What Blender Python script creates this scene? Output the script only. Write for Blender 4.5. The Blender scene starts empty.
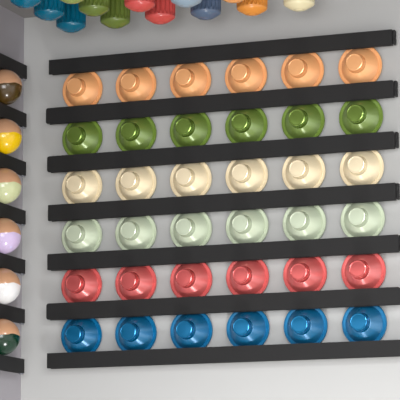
import bpy, bmesh, math
from math import sin, cos, pi, radians
from mathutils import Vector, Matrix

S = bpy.context.scene
COL = S.collection

# ------------------------------------------------------------------ camera
ZT = 3.78                      # height of the top rail's upper edge
cd = bpy.data.cameras.new('camera')
cam = bpy.data.objects.new('camera', cd)
COL.objects.link(cam)
yaw, pitch, roll = 0.35706, 0.16037, -0.00436
f = Vector((-sin(yaw) * cos(pitch), cos(yaw) * cos(pitch), sin(pitch)))
r = Vector((cos(yaw), sin(yaw), 0))
u = r.cross(f)
r2 = r * cos(roll) + u * sin(roll)
u2 = u * cos(roll) - r * sin(roll)
m = Matrix((r2, u2, -f)).transposed().to_4x4()
m.translation = Vector((4.04423, -8.91084, ZT - 2.22605))
cam.matrix_world = m
cd.sensor_width = 36
cd.lens = 2156.12 / 400 * 36
cd.clip_end = 100
S.camera = cam

# ------------------------------------------------------------------ world: soft light of the rest of the hall
w = bpy.data.worlds.new('hall')
S.world = w
w.use_nodes = True
nt = w.node_tree
bg = nt.nodes['Background']
tc = nt.nodes.new('ShaderNodeTexCoord')
sx = nt.nodes.new('ShaderNodeSeparateXYZ')
mr = nt.nodes.new('ShaderNodeMapRange')
mr.inputs['From Min'].default_value = -1
mr.inputs['From Max'].default_value = 1
rp = nt.nodes.new('ShaderNodeValToRGB')
e = rp.color_ramp.elements
e[0].position = 0.0; e[0].color = (0.80, 0.79, 0.78, 1)
e[1].position = 1.0; e[1].color = (0.20, 0.20, 0.21, 1)
for p_, c_ in ((0.46, (0.80, 0.79, 0.79, 1)), (0.562, (0.72, 0.72, 0.72, 1)), (0.572, (0.20, 0.20, 0.21, 1))):
    k = e.new(p_); k.color = c_
nt.links.new(tc.outputs['Generated'], sx.inputs[0])
nt.links.new(sx.outputs['Z'], mr.inputs['Value'])
nt.links.new(mr.outputs[0], rp.inputs[0])
nt.links.new(rp.outputs[0], bg.inputs['Color'])
bg.inputs['Strength'].default_value = 1.25

# ------------------------------------------------------------------ ceiling light panels out in the hall, plus added fill lights
def panel(name, loc, sx_, sy_, power, col=(1, 0.97, 0.93), aim=None):
    l = bpy.data.lights.new(name, 'AREA')
    l.shape = 'RECTANGLE'; l.size = sx_; l.size_y = sy_; l.energy = power; l.color = col
    o = bpy.data.objects.new(name, l)
    o.location = loc
    if aim is not None:
        o.rotation_euler = (Vector(aim) - Vector(loc)).to_track_quat('-Z', 'Y').to_euler()
    COL.objects.link(o)
    return o
panel('ceiling_panel_light', (3.6, -3.9, 3.96), 1.6, 1.2, 150, (1, 1, .99))
panel('ceiling_panel_light', (3.2, -7.4, 3.96), 2.4, 1.2, 60, (1, .99, .99))
panel('added_low_light', (1.35, -1.25, 0.4), 0.5, 0.5, 27, (1, .99, .99), aim=(1.0, 0, 3.0))  # added low lamp for the wedge highlights on the capsules
panel('added_front_light', (2.6, -7.0, 2.5), 2.6, 2.0, 130, (1, .99, 1), aim=(1.6, 0, 3.0))  # added soft light in front, brightens the middle of the wall

S.view_settings.view_transform = 'Standard'
S.view_settings.look = 'None'
S.view_settings.exposure = 0.4
S.view_settings.gamma = 1.0
S.view_settings.use_curve_mapping = False

# ------------------------------------------------------------------ materials
def s2l(c):
    return tuple(((v / 255) / 12.92 if v / 255 <= 0.04045 else ((v / 255 + 0.055) / 1.055) ** 2.4) for v in c) + (1,)

def mat(name, rgb, rough=0.5, metal=0.0, coat=0.0, bump=0.0, scale=60, vary=0.0, sss=0.0):
    ma = bpy.data.materials.new(name)
    ma.use_nodes = True
    t = ma.node_tree
    b = t.nodes['Principled BSDF']
    b.inputs['Base Color'].default_value = s2l(rgb)
    b.inputs['Roughness'].default_value = rough
    b.inputs['Metallic'].default_value = metal
    b.inputs['Coat Weight'].default_value = coat
    b.inputs['Coat Roughness'].default_value = 0.08
    tc = t.nodes.new('ShaderNodeTexCoord')
    nz = t.nodes.new('ShaderNodeTexNoise')
    nz.inputs['Scale'].default_value = scale
    nz.inputs['Detail'].default_value = 4
    t.links.new(tc.outputs['Object'], nz.inputs['Vector'])
    if bump:
        bp = t.nodes.new('ShaderNodeBump')
        bp.inputs['Strength'].default_value = bump
        bp.inputs['Distance'].default_value = 0.002
        t.links.new(nz.outputs['Fac'], bp.inputs['Height'])
        t.links.new(bp.outputs[0], b.inputs['Normal'])
    if vary:
        rm = t.nodes.new('ShaderNodeMapRange')
        rm.inputs['To Min'].default_value = max(0, rough - vary)
        rm.inputs['To Max'].default_value = min(1, rough + vary)
        t.links.new(nz.outputs['Fac'], rm.inputs['Value'])
        t.links.new(rm.outputs[0], b.inputs['Roughness'])
    return ma

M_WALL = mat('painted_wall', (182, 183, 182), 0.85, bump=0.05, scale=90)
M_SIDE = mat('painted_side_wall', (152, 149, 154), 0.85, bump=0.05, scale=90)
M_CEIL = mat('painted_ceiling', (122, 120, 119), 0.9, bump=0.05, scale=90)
M_FLOOR = mat('pale_floor', (205, 200, 192), 0.35, vary=0.08, scale=8)
M_RAIL = mat('black_rail', (17, 17, 18), 0.7, bump=0.05, scale=200, vary=0.06)
M_DARK = mat('black_rail_core', (12, 12, 12), 0.6)
M_CLIP = mat('grey_clip', (120, 122, 128), 0.45)

def spin(ma, amount, rot):
    # turned metal: fine grooves around the axis
    t = ma.node_tree
    b = t.nodes['Principled BSDF']
    tg = t.nodes.new('ShaderNodeTangent'); tg.direction_type = 'RADIAL'; tg.axis = 'Y'
    b.inputs['Anisotropic'].default_value = amount
    b.inputs['Anisotropic Rotation'].default_value = rot
    t.links.new(tg.outputs[0], b.inputs['Tangent'])
    return ma

def painted_reflection(name, upper, lower):  # reflection in the upper half, painted into the base colour
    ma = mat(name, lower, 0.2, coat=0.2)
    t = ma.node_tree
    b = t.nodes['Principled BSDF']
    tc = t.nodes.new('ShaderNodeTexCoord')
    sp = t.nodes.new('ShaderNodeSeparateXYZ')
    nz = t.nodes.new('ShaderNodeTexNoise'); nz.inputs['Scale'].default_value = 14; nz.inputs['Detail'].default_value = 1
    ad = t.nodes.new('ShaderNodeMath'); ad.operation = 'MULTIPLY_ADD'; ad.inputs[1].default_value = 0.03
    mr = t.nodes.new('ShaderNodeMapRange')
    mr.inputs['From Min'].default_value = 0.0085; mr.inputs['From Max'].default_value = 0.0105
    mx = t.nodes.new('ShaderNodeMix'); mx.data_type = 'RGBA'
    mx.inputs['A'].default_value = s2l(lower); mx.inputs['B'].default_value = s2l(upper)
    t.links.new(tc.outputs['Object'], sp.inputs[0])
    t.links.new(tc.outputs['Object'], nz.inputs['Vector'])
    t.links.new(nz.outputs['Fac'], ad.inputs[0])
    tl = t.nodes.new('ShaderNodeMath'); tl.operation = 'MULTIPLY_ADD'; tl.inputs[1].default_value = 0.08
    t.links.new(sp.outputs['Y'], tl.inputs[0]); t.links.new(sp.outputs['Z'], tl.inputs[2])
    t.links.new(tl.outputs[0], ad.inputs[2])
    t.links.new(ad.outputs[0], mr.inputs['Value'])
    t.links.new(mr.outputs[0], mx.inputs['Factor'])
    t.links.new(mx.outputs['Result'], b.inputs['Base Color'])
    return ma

# ------------------------------------------------------------------ mesh helpers
def obj(name, bm, material, parent=None, smooth=True, angle=35):
    bmesh.ops.recalc_face_normals(bm, faces=bm.faces)
    if smooth:
        for fc in bm.faces: fc.smooth = True
        for ed in bm.edges:
            if len(ed.link_faces) == 2 and ed.calc_face_angle(0) > radians(angle): ed.smooth = False
    me = bpy.data.meshes.new(name)
    bm.to_mesh(me); bm.free()
    me.materials.append(material)
    o = bpy.data.objects.new(name, me)
    COL.objects.link(o)
    if parent is not None: o.parent = parent
    return o

def empty(name, loc, label, cat, group=None):
    o = bpy.data.objects.new(name, None)
    o.empty_display_size = 0.05
    o.location = loc
    COL.objects.link(o)
    tag(o, label, cat, group)
    return o

def tag(o, label, cat, group=None):
    o['label'] = label; o['category'] = cat
    if group: o['group'] = group

def box(bm, x0, x1, y0, y1, z0, z1, bev=0.0, seg=2, axis=None):
    vs = [bm.verts.new((x, y, z)) for x in (x0, x1) for y in (y0, y1) for z in (z0, z1)]
    fs = [(0, 1, 3, 2), (4, 6, 7, 5), (0, 4, 5, 1), (2, 3, 7, 6), (0, 2, 6, 4), (1, 5, 7, 3)]
    fs = [bm.faces.new([vs[i] for i in q]) for q in fs]
    if bev:
        es = {ed for fc in fs for ed in fc.edges}
        if axis is not None:
            es = {ed for ed in es if abs((ed.verts[0].co - ed.verts[1].co).normalized()[axis]) > 0.9}
        bmesh.ops.bevel(bm, geom=list(es), offset=bev, segments=seg, profile=0.5, affect='EDGES')

def lathe(bm, prof, axis, n=72, closed=False):
    """prof: (radius, height); the height runs along axis ('-y' or 'z')."""
    def P(rr, h, a):
        return (rr * cos(a), -h, rr * sin(a)) if axis == '-y' else (rr * cos(a), rr * sin(a), h)
    rings = []
    for rr, h in prof:
        if rr < 1e-7: rings.append([bm.verts.new(P(0, h, 0))])
        else: rings.append([bm.verts.new(P(rr, h, 2 * pi * i / n)) for i in range(n)])
    prs = list(zip(rings, rings[1:]))
    if closed: prs.append((rings[-1], rings[0]))
    for a, b in prs:
        for i in range(n):
            j = (i + 1) % n
            if len(a) == 1 and len(b) == 1: continue
            if len(a) == 1: bm.faces.new((a[0], b[i], b[j]))
            elif len(b) == 1: bm.faces.new((a[i], a[j], b[0]))
            else: bm.faces.new((a[i], a[j], b[j], b[i]))

# ------------------------------------------------------------------ the room
XC, ZC = -0.153, ZT + 0.227       # left wall plane, ceiling height
def struct(name, x0, x1, y0, y1, z0, z1, ma):
    bm = bmesh.new(); box(bm, x0, x1, y0, y1, z0, z1)
    o = obj(name, bm, ma, smooth=False); o['kind'] = 'structure'
    return o
struct('wall_back', XC - 0.1, 5.2, 0, 0.1, 0, ZC, M_WALL)
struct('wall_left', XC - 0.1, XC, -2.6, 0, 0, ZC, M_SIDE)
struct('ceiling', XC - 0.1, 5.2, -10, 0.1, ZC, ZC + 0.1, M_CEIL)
struct('floor', XC - 0.1, 5.2, -10, 0.1, -0.1, 0, M_FLOOR)

# ------------------------------------------------------------------ rails
P_, HI, HO, XR, DR = 0.2255, 0.0735, 0.068, 1.6479, 0.06
GAP = P_ - HI
WEB = 0.0200
WS = [-0.004, 0.004]                # the core sits a little high where a capsule hangs below it
LX = [0.002, -0.011, -0.003, 0.003, 0.001, -0.002, 0.003]      # small differences of the left ends
RX = [0.0, 0.003, 0.003, 0.003, 0.012, 0.014, 0.014]
RND = [0.002, 0.010, 0.010, 0.004, 0.005, 0.010, 0.002]
PLACE = ['topmost, above the orange capsules', 'between the orange and the green capsules',
         'between the green and the cream capsules', 'between the cream and the mint capsules',
         'between the mint and the coral capsules', 'between the coral and the blue capsules',
         'lowest, under the blue capsules']

def rail(base, length, h, x0, x1, rnd, label, group, side, top, bottom):
    """Built along +x from a wall at y=0, sticking out towards -y; base z is the upper edge."""
    t = empty('display_rail', base, label, 'rail', group)
    cap = 0.012 if side == 'back' else 0.0
    bm = bmesh.new(); box(bm, x0, x1 - cap, -DR, -DR + 0.007, -h, 0, rnd, 4, axis=1)
    obj('face_plate', bm, M_RAIL, t)
    bm = bmesh.new(); box(bm, x0 + 0.016, x1 - 0.02, -DR + 0.007, 0, -h / 2 - WEB / 2 + WS[side == 'back' and bottom], -h / 2 + WEB / 2 + WS[side == 'back' and bottom])
    obj('mounting_web', bm, M_DARK, t, smooth=False)
    ins = 0.016 if side == 'back' else 0.03
    bm = bmesh.new(); box(bm, x0 + (ins if side == 'back' else 0.0), x1 - (cap if side == 'back' else ins), -DR + 0.007, -DR + 0.013, -h - 0.003, -h + 0.010)
    obj('lower_lip', bm, M_DARK, t, smooth=False)
    if side == 'back':
        bm = bmesh.new()
        for z0, z1 in ((-h + 0.002, -h * 0.56), (-h * 0.44, -0.002)):
            box(bm, x1 - cap, x1, -DR + 0.004, -DR + 0.030, z0, z1, 0.003, 2)
        box(bm, x1 - cap, x1 - 0.001, -DR + 0.006, -DR + 0.028, -h * 0.56, -h * 0.44)
        obj('end_cap', bm, M_RAIL, t)
    else:
        bm = bmesh.new(); box(bm, x1 - ins, x1 - 0.001, -DR + 0.003, -DR + 0.014, -h - 0.007, -h - 0.0003, 0.001, 1)
        k = obj('end_clip', bm, M_CLIP, t); k['label'] = 'grey end clip'
    return t

for i in range(7):
    h = HO if i in (0, 6) else HI
    rail((0, 0, ZT - i * P_), XR, h, LX[i], XR + RX[i], RND[i],
         'long black rail on the back wall, ' + PLACE[i], 'black rails on the back wall', 'back', i > 0, i < 6)

# left wall: the same rails turned a quarter, ending just short of the corner
LPL = ['topmost, above the brown dome', 'between the brown and the yellow dome', 'between the yellow and the pale green dome',
       'between the pale green and the lavender dome', 'between the lavender and the white dome',
       'between the white and the dark green dome', 'lowest, under the dark green dome']
ZL = -0.0258
for i in range(7):
    t = rail((XC, -0.0925, ZT + ZL - i * P_), 1.2, 0.0635, -1.2, 0.0, 0.002,
             'short black rail on the left wall, ' + LPL[i], 'black rails on the left wall', 'left', i > 0, i < 6)
    t.rotation_euler = (0, 0, pi / 2)

# ------------------------------------------------------------------ wall capsules
RIM = [(.080, .0115), (.097, .0115), (.0992, .013), (.1, .0155), (.0995, .0185), (.0978, .0205), (.0955, .0205),
       (.0938, .0185), (.080, .0172)]
BODY = [(.0, .0125), (.0835, .0125), (.0835, .0175), (.0830, .0200), (.0815, .0225), (.0470, .0725),
        (.0450, .0745), (.0405, .0750), (.0, .0750)]
TIP = [(.0, .0751), (.0435, .0751), (.0420, .0790), (.0405, .0830), (.0378, .1030), (.0384, .1045), (.0386, .1075), (.0375, .1100),
       (.0340, .1112), (.0330, .1108), (.0300, .1110), (.0220, .1113), (.0150, .1115), (.0080, .1116), (.0, .1116)]

def make_capsule(ma, ms, mt):
    t = bpy.data.objects.new('display_capsule', None); t.empty_display_size = 0.05
    COL.objects.link(t)
    bm = bmesh.new(); lathe(bm, RIM, '-y', 96, closed=True); obj('rim', bm, ma, t)
    bm = bmesh.new(); lathe(bm, BODY, '-y', 96); obj('body', bm, ms, t)
    bm = bmesh.new(); lathe(bm, TIP, '-y', 72); obj('tip', bm, mt, t)
    return t

def dup(root):
    c = root.copy(); COL.objects.link(c)
    for ch in list(root.children):
        k = ch.copy(); COL.objects.link(k); k.parent = c
    return c

ROWS = [('orange', 'peach orange', (250, 182, 122), 0.5, 0.1),
        ('green', 'olive green', (120, 148, 62), 0.32, 0.25),
        ('cream', 'cream', (246, 230, 194), 0.38, 0.15),
        ('mint', 'pale mint green', (202, 214, 188), 0.36, 0.15),
        ('coral', 'coral red', (222, 102, 100), 0.30, 0.3),
        ('blue', 'bright blue', (0, 114, 164), 0.28, 0.4)]
DZ = [0.006, 0.006, 0.006, 0.005, 0.004, 0.002]
ORD = ['leftmost', 'second from the left', 'third from the left', 'third from the right', 'second from the right', 'rightmost']
for ri, (nm, long_, rgb, ro, me_) in enumerate(ROWS):
    ma = mat('capsule_' + nm, rgb, ro * 0.6, me_ * 0.7, coat=0.08, vary=0.03, scale=40)
    ms = spin(mat('capsule_turned_' + nm, rgb, ro, me_, coat=0.1, vary=0.02, scale=40), 0.9, 0.25)
    ms.node_tree.nodes['Principled BSDF'].inputs['IOR'].default_value = 2.4 if nm in ('blue', 'coral', 'green') else 1.7
    mt = mat('capsule_tip_' + nm, rgb, 0.26 if nm in ('orange', 'cream', 'mint') else 0.17, 0.35 if nm in ('orange', 'cream', 'mint') else 0.65, coat=0.0)
    mt.node_tree.nodes['Principled BSDF'].inputs['IOR'].default_value = 1.8
    proto = make_capsule(ma, ms, mt)
    z = ZT - ri * P_ - HI - GAP / 2 + DZ[ri]
    for k in range(6):
        o = proto if k == 0 else dup(proto)
        o.location = (0.1525 + 0.265 * k, 0, z)
        tag(o, '%s cone-shaped capsule, %s in its row on the back wall' % (long_, ORD[k]), 'capsule',
            '%s capsules on the back wall' % long_)

# ------------------------------------------------------------------ glossy domes on the left wall, with a painted tan reflection
TAN_REFLECTION = (196, 150, 116)
DOMES = [('brown', 'dark brown', (70, 52, 20)), ('yellow', 'bright yellow', (226, 186, 4)), ('pale green', 'pale green', (194, 200, 156)),
         ('lavender', 'lavender', (198, 180, 214)), ('white', 'white', (220, 220, 220)), ('dark green', 'dark green', (3, 46, 27))]
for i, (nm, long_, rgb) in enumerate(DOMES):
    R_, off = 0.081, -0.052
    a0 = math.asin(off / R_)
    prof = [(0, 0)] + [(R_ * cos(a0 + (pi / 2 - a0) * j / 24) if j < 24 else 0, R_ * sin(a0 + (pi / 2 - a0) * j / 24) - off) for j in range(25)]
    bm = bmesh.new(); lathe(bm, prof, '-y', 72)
    o = obj('glossy_dome', bm, painted_reflection('dome_' + nm.replace(' ', '_'), TAN_REFLECTION, rgb))
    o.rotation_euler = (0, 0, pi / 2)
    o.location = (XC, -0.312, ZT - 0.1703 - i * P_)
    tag(o, 'glossy round dome on the left wall, painted tan reflection above and %s below' % long_, 'dome', 'domes with a painted tan reflection on the left wall')

# ------------------------------------------------------------------ fluted pendants under the ceiling
NF = 22
def fluted(bm, L, n=NF * 10, R_=0.0675):
    prof = [(0.0, 0.003), (.026, .003), (.032, .005), (.0590, .0200), (.0645, .0240), (R_, .0300)]
    zs = [0.030 + 0.0022 * j for j in range(1, 17)] + [0.095, 0.12, L - 0.006]
    rings = []
    for rr, h in prof:
        rings.append([bm.verts.new((0, 0, h))] if rr == 0 else
                     [bm.verts.new((rr * cos(2 * pi * i / n), rr * sin(2 * pi * i / n), h)) for i in range(n)])
    for z in zs:
        ring = []
        for i in range(n):
            a = 2 * pi * i / n
            ph = abs(((i / n * NF) % 1.0) - 0.5) * 2        # 0 in the middle of a flute, 1 on a ridge
            start = 0.0315 + 0.016 * ph
            d = 0.0075 * (1 - ph ** 2) * max(0.0, min(1.0, (z - start) / 0.006))
            rr = R_ - d
            ring.append(bm.verts.new((rr * cos(a), rr * sin(a), z)))
        rings.append(ring)
    rings.append([bm.verts.new((0, 0, L - 0.006))])
    for a, b in zip(rings, rings[1:]):
        for i in range(n):
            j = (i + 1) % n
            if len(a) == 1: bm.faces.new((a[0], b[i], b[j]))
            elif len(b) == 1: bm.faces.new((a[i], a[j], b[0]))
            else: bm.faces.new((a[i], a[j], b[j], b[i]))

LX0, LDX, LD, LDY, LZ = 0.2102, 0.2150, 0.28, 0.239, ZT + 0.0628
LL = ZC - LZ
def pendant(k, row, ma, label):
    t = empty('fluted_pendant', (LX0 + LDX * k, -LD - LDY * row, LZ), label, 'pendant', 'fluted pendants under the ceiling')
    bm = bmesh.new(); fluted(bm, LL); obj('fluted_body', bm, ma, t, angle=50)
    bm = bmesh.new(); lathe(bm, [(0, 0), (.0125, 0), (.0165, .0015), (.0185, .0045), (.0, .0045)], 'z', 40); obj('tip', bm, ma, t)
    bm = bmesh.new(); lathe(bm, [(0, LL - .006), (.052, LL - .006), (.052, LL), (0, LL)], 'z', 48); obj('ceiling_cap', bm, M_CLIP, t)
    return t
PC = {'blue': (0, 98, 126), 'yellow_green': (140, 155, 84), 'green': (100, 118, 52), 'coral': (198, 78, 74),
      'light_blue': (140, 160, 176), 'slate': (84, 102, 128), 'orange': (222, 144, 62), 'peach': (230, 160, 96), 'cream': (224, 214, 176)}
PM = {k: mat('pendant_' + k, v, 0.2, 0.0, coat=0.3, vary=0.03) for k, v in PC.items()}
for k, row, c, lab in [
        (0, 0, 'blue', 'blue fluted pendant hanging lowest of the three blue ones, nearest the back wall'),
        (1, 0, 'green', 'dark green fluted pendant between the paler green and the coral pendants'),
        (2, 0, 'coral', 'coral red fluted pendant, lower and more to the right of the two coral ones'),
        (3, 0, 'slate', 'slate blue fluted pendant beside the pale blue one'),
        (4, 0, 'orange', 'orange fluted pendant under the ceiling, left of the cream one'),
        (5, 0, 'cream', 'cream fluted pendant, rightmost of the hanging pendants'),
        (0, 1, 'blue', 'blue fluted pendant, middle one of the three blue pendants'),
        (1, 1, 'green', 'mid green fluted pendant between the lowest blue and the darker green one'),
        (2, 1, 'coral', 'coral red fluted pendant, upper left of the two coral ones'),
        (3, 1, 'light_blue', 'pale grey-blue pendant at the top edge, between coral and slate ones'),
        (4, 1, 'peach', 'light orange pendant barely showing at the top edge, right of the slate one'),
        (0, 2, 'blue', 'blue pendant at the top left corner, leftmost of the three blue ones'),
        (1, 2, 'yellow_green', 'yellow-green pendant just showing at the top edge above the lowest blue one')]:
    pendant(k, row, PM[c], lab)
